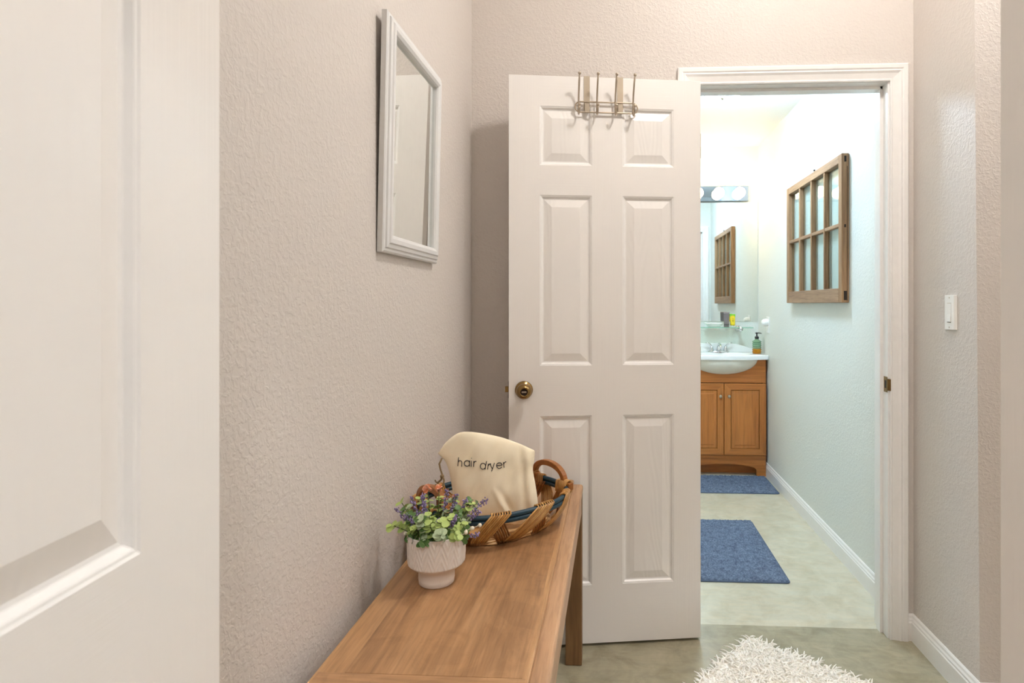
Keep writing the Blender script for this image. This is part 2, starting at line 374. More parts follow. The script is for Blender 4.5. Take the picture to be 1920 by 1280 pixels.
def door(name, w, h, xc, loc, direction, label):
    e = thing(name, label, 'door', loc, math.atan2(direction[1], direction[0]), kind='structure')
    door_mesh(w, h, xc, ZC).build('door_leaf', e, merge=True, bevel=.0008, seg=1); return e
d1 = door('door_1', .698, 2.036, [.100, .289, .400, .588], (.319, 2.266, .010), (-.989, -.150), 'white six panel bathroom door standing open against the wall')
def knob(parent, x, z, side, dark=True):
    m = MB(); s = 1 if side > 0 else -1; y0 = 0 if side > 0 else -.035
    m.lathe([(.0001, y0), (.031, y0), (.032, y0+s*.003), (.029, y0+s*.007), (.014, y0+s*.010), (.012, y0+s*.022)], M['brass'], (x, 0, z), 32, 'y')
    m.lathe([(.012, y0+s*.020), (.016, y0+s*.026), (.0255, y0+s*.033), (.0275, y0+s*.043), (.0250, y0+s*.053), (.0185, y0+s*.060), (.0145, y0+s*.0620), (.0125, y0+s*.0600)], M['brass'], (x, 0, z), 32, 'y')
    k = m.build('door_knob', parent); k['label'] = 'antique brass knob'
    m = MB(); m.lathe([(.0126, y0+s*.0600), (.0120, y0+s*.0585), (.0001, y0+s*.0585)], M['brass_dark'], (x, 0, z), 24, 'y')
    m.box(x-.0085, x+.0085, *sorted((y0+s*.0585, y0+s*.0635)), z-.0025, z+.003, M['nickel'])
    m.build('turn_button', k, bevel=.0012)
knob(d1, .644, .915, 1); knob(d1, .644, .915, -1)
m = MB(); m.box(.698, .6995, -.030, -.005, .885, .945, M['brass_dark']); m.box(.699, .711, -.024, -.012, .906, .926, M['brass'])
m.build('latch', d1, bevel=.001)
for z in (.25, 1.02, 1.80):
    m = MB(); m.tube([(-.004, -.040, z-.045), (-.004, -.040, z+.045)], .006, M['brass'], 10); m.box(-.002, 0, -.036, -.004, z-.045, z+.045, M['brass']); m.build('hinge', d1)
o = door('door_2', .762, 2.036, [.119, .325, .437, .643], (-.373, -.152, .022), (-.087, .996), 'white six panel door open at the left edge of the view')
for z in (.25, 1.02, 1.80):
    m = MB(); m.tube([(-.005, -.04, z-.045), (-.005, -.04, z+.045)], .006, M['brass'], 10); m.build('hinge', o)
o = door('door_3', .762, 2.036, [.119, .325, .437, .643], (.473, -.110, .012), (-.104, .995), 'white panel door edge at the right border of the view')
for z in (.25, 1.02, 1.80):
    m = MB(); m.tube([(-.005, .005, z-.045), (-.005, .005, z+.045)], .006, M['brass'], 10); m.build('hinge', o)

# ------------------------------------------------------------------ over-the-door hook rack (local frame of the door)
rack = thing('over_door_hook_rack', 'brushed nickel four hook rack hanging over the open white door', 'hook rack', d1.location, d1.rotation_euler.z)
for x in (.298, .419):
    m = MB(); T = 2.0365
    m.prism([(.0005, 1.915), (.0020, 1.915), (.0020, T+.0020), (-.0370, T+.0020), (-.0370, T-.035), (-.0355, T-.035), (-.0355, T+.0005), (.0005, T+.0005)], x-.0105, x+.0105, M['strap'], 'yz')
    m.build('strap', rack)
m = MB(); x0, x1, zc, r = .236, .462, 1.925, .0185; yy = .010
pts = [(x0+r+(x1-x0-2*r)*k/10, yy, zc+r) for k in range(11)]+[(x1-r+r*math.sin(a), yy, zc+r*math.cos(a)) for a in [PI*k/10 for k in range(1, 10)]]
pts += [(x1-r-(x1-x0-2*r)*k/10, yy, zc-r) for k in range(11)]+[(x0+r-r*math.sin(a), yy, zc-r*math.cos(a)) for a in [PI*k/10 for k in range(1, 10)]]
m.tube(pts, .0028, M['nickel'], 8, closed=True)
for x in (.298, .419): m.box(x-.008, x+.008, .002, .0095, zc-r+.002, zc+r-.002, M['strap'])
m.build('wire_rail', rack)
for x in (.253, .318, .384, .450):
    m = MB(); z = zc
    m.tube([(x, .013, z-r-.006), (x, .0145, z), (x, .016, z+r), (x, .022, z+.045), (x, .036, z+.080), (x, .052, z+.103)], .0032, M['nickel'], 8)
    m.sphere((x, .053, z+.105), .0058, M['nickel'], 8)
    m.tube([(x, .014, z-.002), (x, .015, z-r-.004), (x, .022, z-r-.011), (x, .034, z-r-.010), (x, .043, z-r+.002), (x, .047, z-r+.014)], .0030, M['nickel'], 8)
    m.sphere((x, .0475, z-r+.016), .0055, M['nickel'], 8)
    m.build('hook', rack)

# ------------------------------------------------------------------ framed mirror on the left wall
mir = thing('wall_mirror', 'rectangular mirror in a white moulded frame on the left wall', 'mirror', (XL+.002, 1.585, 1.350))
mir.rotation_euler = (0, math.radians(1.2), 0)
MW, MH = .215, .552
FP = [(0, 0), (0, .012), (.004, .015), (.010, .015), (.012, .019), (.020, .021), (.023, .024), (.033, .024), (.040, .020), (.043, .015), (.043, .004)]
m = MB(); rows = []
for sy, sz in ((-1, 0), (1, 0), (1, 1), (-1, 1)):
    rows.append([(h, sy*(MW-d), (d if sz == 0 else MH-d)) for d, h in FP])
m.grid(rows, M['mirrorframe'], False, True); m.build('frame', mir)
m = MB(); m.box(.002, .009, -MW+.042, MW-.042, .042, MH-.042, M['dark'], {'+x': M['mirror']}); m.build('mirror_glass', mir)

# ------------------------------------------------------------------ wooden bench
bn = thing('wooden_bench', 'long brown wooden bench along the left wall', 'bench', (-.31, 1.55, 0))
def loc(m, name, par, **k):      # world coordinates -> local to an unrotated parent
    for i, v in enumerate(m.v): m.v[i] = v-par.location
    return m.build(name, par, **k)
def rrect(x0, x1, y0, y1, r, n=5):
    P = []
    for cx, cy, a0 in ((x1-r, y1-r, 0), (x0+r, y1-r, 90), (x0+r, y0+r, 180), (x1-r, y0+r, 270)):
        P += [(cx+r*math.cos(math.radians(a0+90*k/n)), cy+r*math.sin(math.radians(a0+90*k/n))) for k in range(n+1)]
    return P
BX0, BX1, BY0, BY1, BZ = -.500, -.138, .900, 2.156, .613
m = MB(); m.prism(rrect(BX0, BX1, BY0, BY1, .012), BZ-.012, BZ, M['bench_border'], 'xy'); top = loc(m, 'tabletop', bn, bevel=.003)
m = MB(); m.box(-.449, -.150, 1.004, 2.08, BZ-.002, BZ+.0006, M['bench']); loc(m, 'inset_panel', bn)
m = MB(); m.box(BX0+.006, BX1-.006, BY0+.006, 1.003, BZ-.002, BZ+.0006, M['bench_end']); loc(m, 'end_board', bn)
m = MB(); m.box(BX0+.006, BX1-.006, 2.081, BY1-.024, BZ-.002, BZ+.0006, M['bench_end']); loc(m, 'end_board', bn)
m = MB(); m.prism(rrect(BX0+.002, -.105, BY0-.03, BY1-.012, .012), BZ-.034, BZ-.012, M['bench_mould'], 'xy'); loc(m, 'edge_moulding', bn, bevel=.007, seg=3)
m = MB()
for a, b, c, d in ((-.125, -.108, .96, 2.08), (-.485, -.470, .96, 2.08), (-.48, -.11, .955, .975), (-.48, -.11, 2.065, 2.085)): m.box(a, b, c, d, BZ-.095, BZ-.034, M['bench_mould'])
loc(m, 'apron', bn)
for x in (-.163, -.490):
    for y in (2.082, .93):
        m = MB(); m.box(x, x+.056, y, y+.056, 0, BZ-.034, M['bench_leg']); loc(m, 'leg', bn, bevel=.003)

# ------------------------------------------------------------------ basket
BC = Vector((-.328, 1.690, BZ+.001)); AX = math.radians(45)
bk = thing('wicker_basket', 'oval wicker basket with blue rim and wooden handles on the bench', 'basket', BC, AX)
def ov(th, a, b, z, e=2.25):
    c, s = math.cos(th), math.sin(th)
    return Vector((a*math.copysign(abs(c)**(2/e), c), b*math.copysign(abs(s)**(2/e), s), z))
RA, RB, RZ = .205, .172, .088; LA, LB = .158, .124
m = MB()
for k in range(5):
    m.tube([ov(2*PI*i/72, LA-.0015*k+(.0018 if (i+k) % 4 < 2 else -.0018), LB-.0015*k+(.0018 if (i+k) % 4 < 2 else -.0018), .004+.0052*k) for i in range(72)], .0034, M['wick_b'], 6, closed=True)
rings = [[ov(2*PI*i/48, LA*s, LB*s, .006+.001*math.sin(i*PI/2+j*PI)) for i in range(48)] for j, s in enumerate((.02, .2, .4, .6, .8, .97))]
m.grid(rings, M['wick_b'], True, False, True)
m.build('base', bk)
m = MB()
for dz, dr in ((0, 0), (-.0125, -.001)): m.tube([ov(2*PI*i/80, RA+dr, RB+dr, RZ+dz) for i in range(80)], .0068, M['rim'], 8, closed=True)
m.build('rim', bk)
NB = 11
for i in range(NB):
    th = 2*PI*(i+.25)/NB
    for kind in (0, 1):
        m = MB(); ns = 8 if kind == 0 else 7
        for s in range(ns):
            o_ = (s-(ns-1)/2)*(.034 if kind == 0 else .035)
            pts = []
            if kind == 0:
                for q in range(9):
                    u = q/8; t_ = th-.20+.36*u**1.15+o_; bul = math.sin(u*PI)*.010
                    pts.append(ov(t_, LA+.006+(RA+.003-LA)*u**.8+bul, LB+.006+(RB+.003-LB)*u**.8+bul, .006+(RZ+.000)*u))
                t2 = th+.16+o_
                pts += [ov(t2, RA+.003, RB+.003, RZ+.0095), ov(t2, RA-.007, RB-.007, RZ+.007), ov(t2-.01, RA-.010, RB-.010, RZ-.008), ov(t2-.03, RA-.012, RB-.012, RZ-.022)]
                m.tube(pts, [.0022]+[.0026]*(len(pts)-2)+[.002], M['wick_l2'] if (s+i) % 3 == 0 else M['wick_l'], 6)
            else:
                for q in range(7):
                    u = q/6; t_ = th+.27-.20*u+o_; bul = math.sin(u*PI)*.006
                    pts.append(ov(t_, LA+.002+(RA-.012-LA)*u**.8+bul, LB+.002+(RB-.012-LB)*u**.8+bul, .003+(RZ-.010)*u))
                m.tube(pts, .0025, M['wick_d2'] if (s+i) % 2 else M['wick_d'], 6)
        m.build('wicker_bundle', bk)
for sg in (1, -1):
    m = MB(); rows = []
    for k in range(25):
        a = PI*k/24; yy = -math.cos(a)*.070; zz = RZ+.004+.050*math.sin(a)**.75
        xx = sg*(RA-.012+.0*math.sin(a)); wd = .008
        ny, nz = -math.cos(a), math.sin(a)
        q = [(xx-.008, yy-ny*wd, zz-nz*wd), (xx+.008, yy-ny*wd, zz-nz*wd), (xx+.008, yy+ny*wd, zz+nz*wd), (xx-.008, yy+ny*wd, zz+nz*wd)]
        rows.append(q)
    b = m.grid(rows, M['handle'], False, False, True); m.ngon([b, b+1, b+2, b+3], M['handle']); m.ngon([b+96+k for k in (3, 2, 1, 0)], M['handle'])
    for s in (-1, 1): m.box(sg*(RA-.012)-.009, sg*(RA-.012)+.009, s*.070-.014 if s > 0 else s*.070-.030, s*.070+.030 if s > 0 else s*.070+.014, RZ-.006, RZ+.014, M['handle'])
    h = m.build('handle', bk, bevel=.002)
    for s in (-1, 1):
        m = MB()
        for k in range(6):
            y = s*(.062+.0052*k); x = sg*(RA-.012)
            m.tube([(x+.014*math.cos(a), y, RZ+.000+.019*math.sin(a)) for a in [2*PI*q/14 for q in range(14)]], .0028, M['wick_l'], 6, closed=True)
        m.build('cane_binding', h)

# ------------------------------------------------------------------ canvas bag standing in the basket
BY = 1.700
def P(x, z): return (x*.977, 1.23-(1.23-z)*.977)
PXZ = lambda x, y: ((x-1150)/1150*BY*1.0-.0, 1.23-(y-570)/1150*BY)     # metres on the bag's own plane
topc = [(-.4905,.8120),(-.4660,.8457),(-.4361,.8678),(-.4065,.8724),(-.3622,.8680),(-.3104,.8577),(-.2587,.8410),(-.2173,.8235)]
botc = [(-.436,.625),(-.405,.622),(-.375,.621),(-.34,.620),(-.305,.621),(-.27,.622),(-.235,.624),(-.205,.626)]
botc = [(x_, z_+.007) for x_, z_ in botc]
lef = [(-.4905,.8120),(-.4692,.7921),(-.4568,.7643),(-.4480,.7273),(-.4406,.6834),(-.436,.632)]
rig = [(-.2173,.8235),(-.2188,.7983),(-.2220,.7717),(-.2146,.7347),(-.2072,.6904),(-.205,.633)]
def cur(c, t):
    n = len(c)-1; x = t*n; i = min(int(x), n-1); u = x-i
    p = [Vector(c[max(0, min(n, i+k))]) for k in (-1, 0, 1, 2)]
    return .5*((2*p[1])+(p[2]-p[0])*u+(2*p[0]-5*p[1]+4*p[2]-p[3])*u*u+(3*p[1]-p[0]-3*p[2]+p[3])*u**3)
def bagpt(s, t, side):
    e = cur(topc, s)*(1-t)+cur(botc, s)*t+cur(lef, t)*(1-s)+cur(rig, t)*s
    c = Vector(topc[0])*(1-s)*(1-t)+Vector(topc[-1])*s*(1-t)+Vector(botc[0])*(1-s)*t+Vector(botc[-1])*s*t
    q = e-c
    en = (1-abs(2*s-1)**3.2)*(1-abs(2*t-1)**3.5)
    en = max(en, 0)**.7
    d = .030*en*(.65+.5*t)
    if side > 0:
        d += .012*en*noise.noise(Vector((q.x*14, q.y*9, 1.3)))+.007*en*noise.noise(Vector((q.x*38-q.y*18, q.y*14, 4)))
        a = q.x+.232+.12*(q.y-.78)      # vertical fold near the right side
        d += .007*en*math.exp(-(a/.010)**2)*(1 if q.y > .68 else .6)-.006*en*math.exp(-((a+.018)/.010)**2)
        b_ = (q.x+.285)+.55*(q.y-.66)
        if q.y < .735: d += .006*math.exp(-(b_/.008)**2)*min(1, (.735-q.y)/.05)-.006*math.exp(-((b_-.014)/.010)**2)*min(1, (.735-q.y)/.05)
    lean = .035*(q.y-.62)/.25
    return Vector((q.x, 1.665+lean-(d if side > 0 else -d*.8), q.y))
bag = thing('canvas_bag', 'cream canvas drawstring bag lettered hair dryer standing in the basket', 'bag', (-.33, 1.68, .622))
m = MB(); G = 56
fr = [[bagpt(i/G, j/G, 1) for i in range(G+1)] for j in range(G+1)]; bk_ = [[bagpt(i/G, j/G, -1) for i in range(G+1)] for j in range(G+1)]
m.grid(fr, M['canvas']); m.grid(bk_, M['canvas'])
loc(m, 'bag_body', bag, merge=True)
FP_ = [p for r in fr for p in r]
def onbag(x, z):
    best = sorted(((p.x-x)**2+(p.z-z)**2, p.y) for p in FP_ if abs(p.x-x) < .01 and abs(p.z-z) < .01)[:4]
    ws = [1/(d+1e-9) for d, _ in best]; return sum(w_*y for w_, (_, y) in zip(ws, best))/sum(ws)
def arc(cx, cy, rx, ry, a0, a1, n=14): return [(cx+rx*math.cos(math.radians(a0+(a1-a0)*k/n)), cy+ry*math.sin(math.radians(a0+(a1-a0)*k/n))) for k in range(n+1)]
def ln(x0, y0, x1, y1, n=6): return [(x0+(x1-x0)*k/n, y0+(y1-y0)*k/n) for k in range(n+1)]
GLY = {'h': [ln(0, 0, 0, 1.5, 8), [(0, .5)]+arc(.38, .6, .38, .4, 160, 0)+[(.76, 0)]], 'a': [arc(.5, .5, .5, .5, 0, 360, 22), ln(1, 0, 1, 1)],
       'i': [ln(0, 0, 0, 1), ln(0, 1.36, 0, 1.46, 2)], 'r': [ln(0, 0, 0, 1), arc(.42, .5, .42, .47, 170, 80, 8)],
       'd': [arc(.5, .5, .5, .5, 0, 360, 22), ln(1, 0, 1, 1.45, 8)], 'y': [ln(0, 1, .42, 0), ln(.84, 1, .26, -.42, 8)],
       'e': [ln(0, .52, 1, .52), arc(.5, .5, .5, .5, 2, 325, 20)]}
u_ = BY/1150
m = MB()
for ch, xpx, ypx, rot in (('h', 860.5, 871.8, -2), ('a', 873, 871.5, 2), ('i', 886.8, 871.3, 2), ('r', 892, 871, 2), ('d', 903.5, 873.8, -8), ('r', 918.3, 875, -5), ('y', 922.5, 874.5, 4), ('e', 934.8, 874.2, 6), ('r', 948, 872.8, 8)):
    x0, z0 = (xpx-1150)*u_, 1.23-(ypx-570)*u_; hgt = 10.2*u_; cr, sr = math.cos(math.radians(rot)), math.sin(math.radians(rot))
    for st in GLY[ch]:
        pts = []
        for gx, gy in st:
            X_ = x0+(gx*cr-gy*sr)*hgt; Z_ = z0+(gx*sr+gy*cr)*hgt; pts.append((X_, onbag(X_, Z_)-.0005, Z_))
        m.tube(pts, .00105, M['ink'], 6)
o = loc(m, 'lettering', bag); o['label'] = 'black printed words hair dryer'
m = MB()
m.tube([(-.478, 1.69, .800), (-.484, 1.685, .785), (-.480, 1.683, .770), (-.474, 1.68, .755), (-.478, 1.68, .742), (-.486, 1.68, .735), (-.490, 1.675, .724)], .0028, M['jute'], 6)
m.tube([(-.474, 1.68, .755), (-.468, 1.675, .742), (-.470, 1.672, .728), (-.476, 1.67, .720)], .0026, M['jute'], 6); m.sphere((-.475, 1.68, .752), .006, M['jute'], 6); m.sphere((-.489, 1.675, .727), .0055, M['jute'], 6)
m.tube([(-.500, 1.70, .735), (-.494, 1.688, .733), (-.486, 1.68, .735)], .002, M['jute'], 6)
loc(m, 'drawstring', bag)

# ------------------------------------------------------------------ potted plant
pp = thing('potted_plant', 'artificial lavender and eucalyptus plant in a white chevron relief pot on the bench', 'plant', (-.392, 1.343, BZ+.0008))
m = MB(); prof = []; rel = []
prof = [(.0001, 0), (.036, 0), (.0385, .002), (.0395, .012), (.0390, .034)]
nb = 46
for k in range(nb+1):
    u = k/nb; prof.append((.0395+.0205*min(1, (u/.16))**.55+.0035*u, .034+.078*u))
prof += [(.0625, .1128), (.0605, .1128), (.0595, .108), (.057, .070)]
def chev(a, j, h):
    if h < .042 or h > .109 or j > nb+5: return 0
    q = a/(2*PI)*14; tri = abs((q % 1)*2-1); v_ = (h/.020+tri*1.9) % 1
    fade = min(1, (h-.042)/.006, (.109-h)/.004)
    return .0024*fade*max(0, 1-abs(v_-.5)*4.2)
m.lathe(prof, M['pot'], (0, 0, 0), 280, 'z', fn=chev); m.build('pot', pp)
m = MB(); m.lathe([(.0001, .103), (.03, .102), (.0585, .098)], M['soil'], (0, 0, 0), 24); m.build('moss', pp)
def leaf(m, p, n, r, mat, el=1.0):
    n = Vector(n).normalized(); a = n.orthogonal().normalized(); b = n.cross(a); k = 8
    q = random.uniform(0, 6.28); a, b = a*math.cos(q)+b*math.sin(q), b*math.cos(q)-a*math.sin(q)
    rim = [p+a*(r*el*math.cos(2*PI*i/k)+r*el)+b*r*math.sin(2*PI*i/k)+n*(r*.22*abs(math.sin(2*PI*i/k))) for i in range(k)]
    c0 = len(m.v); m.v += rim+[p+a*r*el-n*r*.05]
    for i in range(k): m.f.append((c0+i, c0+(i+1) % k, c0+k)); m.m.append(m.mi(mat)); m.sm.append(True)
def curve3(p0, d, L, bend, n=8):
    pts = []; p = Vector(p0); d = Vector(d).normalized()
    for i in range(n+1): pts.append(p.copy()); p = p+d*(L/n); d = (d+Vector(bend)*(1/n)).normalized()
    return pts
rnd = random.Random(11)
def out(az, el): return Vector((math.cos(az)*math.cos(el), math.sin(az)*math.cos(el), math.sin(el)))
for k in range(34):         # round-leaved sprigs
    az = 2*PI*k/34*1.0+rnd.uniform(-.3, .3)+(.0 if k % 2 else .4); el = rnd.uniform(.35, 1.35); L = rnd.uniform(.045, .085)
    if k in (2, 14): L = .095
    st = curve3((math.cos(az)*.028, math.sin(az)*.028, .100), out(az, el), L, (0, 0, rnd.uniform(-.4, .6)))
    m = MB(); m.tube(st, .0010, M['stem'], 5); mt = [M['leaf_a'], M['leaf_c'], M['leaf_b']][(0, 0, 1, 2, 0)[k % 5]]
    for i in range(2, 9):
        for s in range(3):
            aa = rnd.uniform(0, 6.28); tn = (st[min(i+1, 8)]-st[i-1]).normalized(); n1 = tn.orthogonal().normalized(); n2 = tn.cross(n1)
            dr = n1*math.cos(aa)+n2*math.sin(aa)
            leaf(m, st[i]+dr*.001, (tn*.8+dr*rnd.uniform(-.6, .8)+Vector((0, -.25, .5))), rnd.uniform(.0045, .0085), mt, 1.05)
    m.build('eucalyptus_sprig', pp)
for k in range(14):         # darker pointed leaves low down
    az = 2*PI*k/14+rnd.uniform(-.2, .2); el = rnd.uniform(.35, .9); L = rnd.uniform(.03, .045)
    st = curve3((math.cos(az)*.035, math.sin(az)*.035, .098), out(az, el), L, (0, 0, -.2)); m = MB(); m.tube(st, .0010, M['stem'], 5)
    for i in range(2, 9): 
        for s in range(2): leaf(m, st[i], out(az+rnd.uniform(-1.6, 1.6), rnd.uniform(-.3, 1.2)), rnd.uniform(.0045, .007), M['leaf_b'], 1.7)
    m.build('leafy_sprig', pp)
LAV = [(2.9, 1.05, .105), (2.6, 1.25, .10), (3.3, .75, .105), (1.3, 1.3, .105), (.8, 1.2, .10), (.5, 1.0, .10), (.1, .72, .135), (0.35, .55, .10), (-.6, .9, .085), (-1.2, 1.0, .075), (-1.8, .8, .07), (-2.4, .9, .09), (-.15, .12, .085), (4.3, 1.15, .085), (2.75, 1.35, .095)]
for az, el, L in LAV:
    st = curve3((math.cos(az)*.02, math.sin(az)*.02, .096), out(az, el), L*.9, (0, 0, .15), 12); m = MB(); m.tube(st, .0009, M['stem'], 5)
    for i in range(5, 13):
        for s in range(9 if i > 6 else 4):
            p = st[min(i, 12)]+Vector((rnd.gauss(0, 1), rnd.gauss(0, 1), rnd.gauss(0, 1)))*.0026
            if i <= 6: leaf(m, p, out(rnd.uniform(0, 6), rnd.uniform(-.5, 1)), .0026, M['leaf_c'], 2.2)
            else: m.sphere(p, rnd.uniform(.0011, .0021), M['lav'] if rnd.random() < .7 else M['lav2'], 4, sz=1.4)
    m.build('lavender_sprig', pp)
for az, el, L in ((3.35, .12, .050), (3.6, .05, .036), (-.2, .22, .062), (0.1, .1, .066), (-.45, .12, .052), (-1.9, .1, .03)):
    st = curve3((math.cos(az)*.03, math.sin(az)*.03, .105), out(az, el), L, (.1, -.1, .5)); m = MB(); m.tube(st, .0009, M['berry'], 5)
    for i in (6, 8): m.sphere(st[i]+Vector((rnd.uniform(-.004, .004), 0, rnd.uniform(-.004, .004))), .0046, M['berry'], 6)
    m.build('berry_sprig', pp)
for x, y, z, r in ((-.036, .05, .190, .013), (-.010, .055, .192, .011), (.030, .045, .172, .010)):
    m = MB(); m.tube([(x*.5, y*.5, .1), (x, y, z)], .001, M['stem'], 5)
    for i in range(22): leaf(m, Vector((x, y, z)), out(rnd.uniform(0, 6.28), rnd.uniform(-.4, 1.5)), r*.42, M['flower'] if i % 2 else M['flower2'], 1.1)
    m.build('orange_flower', pp)

# ------------------------------------------------------------------ shag rug in the hall
rg = thing('shag_rug', 'cream white shag rug lying at an angle in front of the doorway', 'rug', (.489, 2.262, 0), math.atan2(-.62, .785))
RL, RW = .88, .56
m = MB(); m.prism(rrect(0, RL, -RW, 0, .02), .001, .019, M['shag'], 'xy'); m.build('rug_backing', rg, bevel=.006)
m = MB(); rr = random.Random(3)
sh = M['shag']; si = m.mi(sh)
for i in range(7500):
    x, y = rr.uniform(.004, RL-.004), rr.uniform(-RW+.004, -.004)
    a = rr.uniform(0, 2*PI); L = rr.uniform(.022, .036); tilt = rr.uniform(.8, 1.45); dx, dy = math.cos(a), math.sin(a)
    ex = .35*(1 if x > RL-.03 else -1 if x < .03 else 0); ey = .35*(1 if y > -.03 else -1 if y < -RW+.03 else 0); dx += ex; dy += ey
    p = Vector((x, y, .012)); wd = rr.uniform(.0022, .0034); K = 6; pts = []
    for q in range(5):
        u = q/4; pts.append(p+Vector((dx*L*math.sin(tilt)*u**1.4, dy*L*math.sin(tilt)*u**1.4, L*math.cos(tilt*u*.9)*u)))
    m.tube(pts, [wd, wd, wd*.95, wd*.8, wd*.45], sh, K, True)
o = m.build('shag_pile', rg); o['kind'] = 'stuff'

# ------------------------------------------------------------------ bathroom mats
def bathmat(x0, x1, y0, y1, label):
    t_ = thing('bath_mat', label, 'bath mat', ((x0+x1)/2, y0, 0), 0)
    lx, ly = x1-x0, y1-y0; m = MB(); m.prism(rrect(-lx/2, lx/2, 0, ly, .02), 0.0005, .0055, M['mat_hem'], 'xy'); m.build('hem', t_, bevel=.002)
    m = MB(); nx, ny = int(lx/.0045), int(ly/.0045); rows = []
    rn = random.Random(int(x0*1000))
    for j in range(ny+1):
        row = []
        for i in range(nx+1):
            x, y = -lx/2+.006+(lx-.012)*i/nx, .006+(ly-.012)*j/ny
            edge = i in (0, nx) or j in (0, ny)
            cx, cy = abs(x)-(lx/2-.02), abs(y-ly/2)-(ly/2-.02)
            if cx > 0 and cy > 0 and math.hypot(cx, cy) > .014:
                k = .014/math.hypot(cx, cy); x = math.copysign(lx/2-.02+cx*k, x); y = ly/2+math.copysign(ly/2-.02+cy*k, y-ly/2)
            row.append((x, y, .0045 if edge else .012+rn.uniform(-.0032, .0032)+.0015*math.sin(j*1.57)))
        rows.append(row)
    m.grid(rows, M['mat']); m.build('chenille_pile', t_); return t_
bathmat(.42, 1.078, 4.030, 4.421, 'blue chenille bath mat in front of the vanity cabinet')
bathmat(.262, .781, 2.742, 3.517, 'blue chenille bath mat in the middle of the bathroom floor')

# ------------------------------------------------------------------ vanity
VX0, VX1, VY0, VY1 = .492, 1.086, 4.440, 4.715
VC = .789
vn = thing('vanity_cabinet', 'maple wood vanity cabinet with two panel doors under the sink', 'cabinet', (VC, 4.58, 0))
m = MB(); W_ = M['vanity']
m.box(VX0, VX0+.016, VY0+.012, VY1, 0, .836, W_); m.box(VX1-.016, VX1, VY0+.012, VY1, 0, .836, W_); m.box(VX0+.016, VX1-.016, VY1-.01, VY1, .1, .7, W_); m.box(VX0+.016, VX1-.016, VY0+.03, VY1-.01, .12, .136, W_)
m.box(VX0+.016, VX1-.016, VY0+.026, VY0+.032, .136, .70, M['dark'])
m.box(VX0+.016, VX1-.016, VY0+.10, VY0+.11, 0, .12, M['vanity_h'])
loc(m, 'carcass', vn)
m = MB()  # apron with scooped top edge for the sink
pl = [(VX0, .668), (VX1, .668), (VX1, .836)]+[(VC+.240*math.cos(math.radians(a)), .838-.110*math.sin(math.radians(a))) for a in range(0, 181, 9)]+[(VX0, .836)]
for i in range(3, len(pl)-2):
    a, b = pl[i], pl[i+1]
    for y in (VY0, VY0+.014): m.face([(a[0], y, .668), (b[0], y, .668), (b[0], y, b[1]), (a[0], y, a[1])], M['vanity_h'])
    m.face([(a[0], VY0, a[1]), (b[0], VY0, b[1]), (b[0], VY0+.014, b[1]), (a[0], VY0+.014, a[1])], M['vanity_h'])
m.box(VX0, VC-.240, VY0, VY0+.014, .668, .836, M['vanity_h']); m.box(VC+.240, VX1, VY0, VY0+.014, .668, .836, M['vanity_h'])
loc(m, 'front_apron', vn)
m = MB()  # plinth with arch
ar = [(VC+.232*math.cos(math.radians(a)), .045+.043*math.sin(math.radians(a))) for a in range(0, 181, 10)]
m.box(VX0, VC-.232, VY0, VY0+.016, 0, .150, M['vanity_h']); m.box(VC+.232, VX1, VY0, VY0+.016, 0, .150, M['vanity_h'])
for a, b in zip(ar, ar[1:]):
    for y in (VY0, VY0+.016): m.face([(a[0], y, a[1]), (b[0], y, b[1]), (b[0], y, .150), (a[0], y, .150)], M['vanity_h'])
    m.face([(a[0], VY0, a[1]), (b[0], VY0, b[1]), (b[0], VY0+.016, b[1]), (a[0], VY0+.016, a[1])], M['vanity_h'])
m.box(VX0, VX1, VY0-.004, VY0, .126, .150, M['vanity_h'])
loc(m, 'plinth', vn)
VR = [(0, .003), (.003, 0), (.045, 0), (.047, .003), (.050, .003), (.053, .006), (.058, .008), (.075, .001)]
for x0, x1, kx in ((VX0+.002, VC-.0015, VC-.026), (VC+.0015, VX1-.002, VC+.034)):
    z0, z1 = .154, .664; m = MB(); prev = None; Y0 = VY0-.018
    m.box(x0, x1, Y0+.003, VY0-.001, z0, z1, W_)
    for ins, d in VR:
        cur_ = [(x0+ins, Y0+d, z0+ins), (x1-ins, Y0+d, z0+ins), (x1-ins, Y0+d, z1-ins), (x0+ins, Y0+d, z1-ins)]
        if prev:
            for k in range(4): m.face([prev[k], prev[(k+1) % 4], cur_[(k+1) % 4], cur_[k]], W_ if k % 2 else M['vanity_h'])
        prev = cur_
    m.face(prev, W_); dd = loc(m, 'cabinet_door', vn)
    m = MB(); m.lathe([(.0001, Y0-.020), (.008, Y0-.0195), (.0125, Y0-.015), (.0125, Y0-.012), (.006, Y0-.007), (.006, Y0+.001)], M['nickel'], (kx, 0, .573), 20, 'y')
    loc(m, 'knob', vn).parent = vn
# sink top: one cast piece
sk = thing('sink_top', 'white cast sink top with rounded front bowl on the vanity', 'sink', (VC, 4.58, .837))
m = MB(); X0, X1, Z0, Z1 = .478, 1.097, .8375, .868
def frontY(x): return 4.405-.050*max(0, 1-((x-VC)/.31)**2)
N = 40; xs = [X0+(X1-X0)*i/N for i in range(N+1)]; CE = Vector((VC, 4.525)); EA, EB = .205, .125
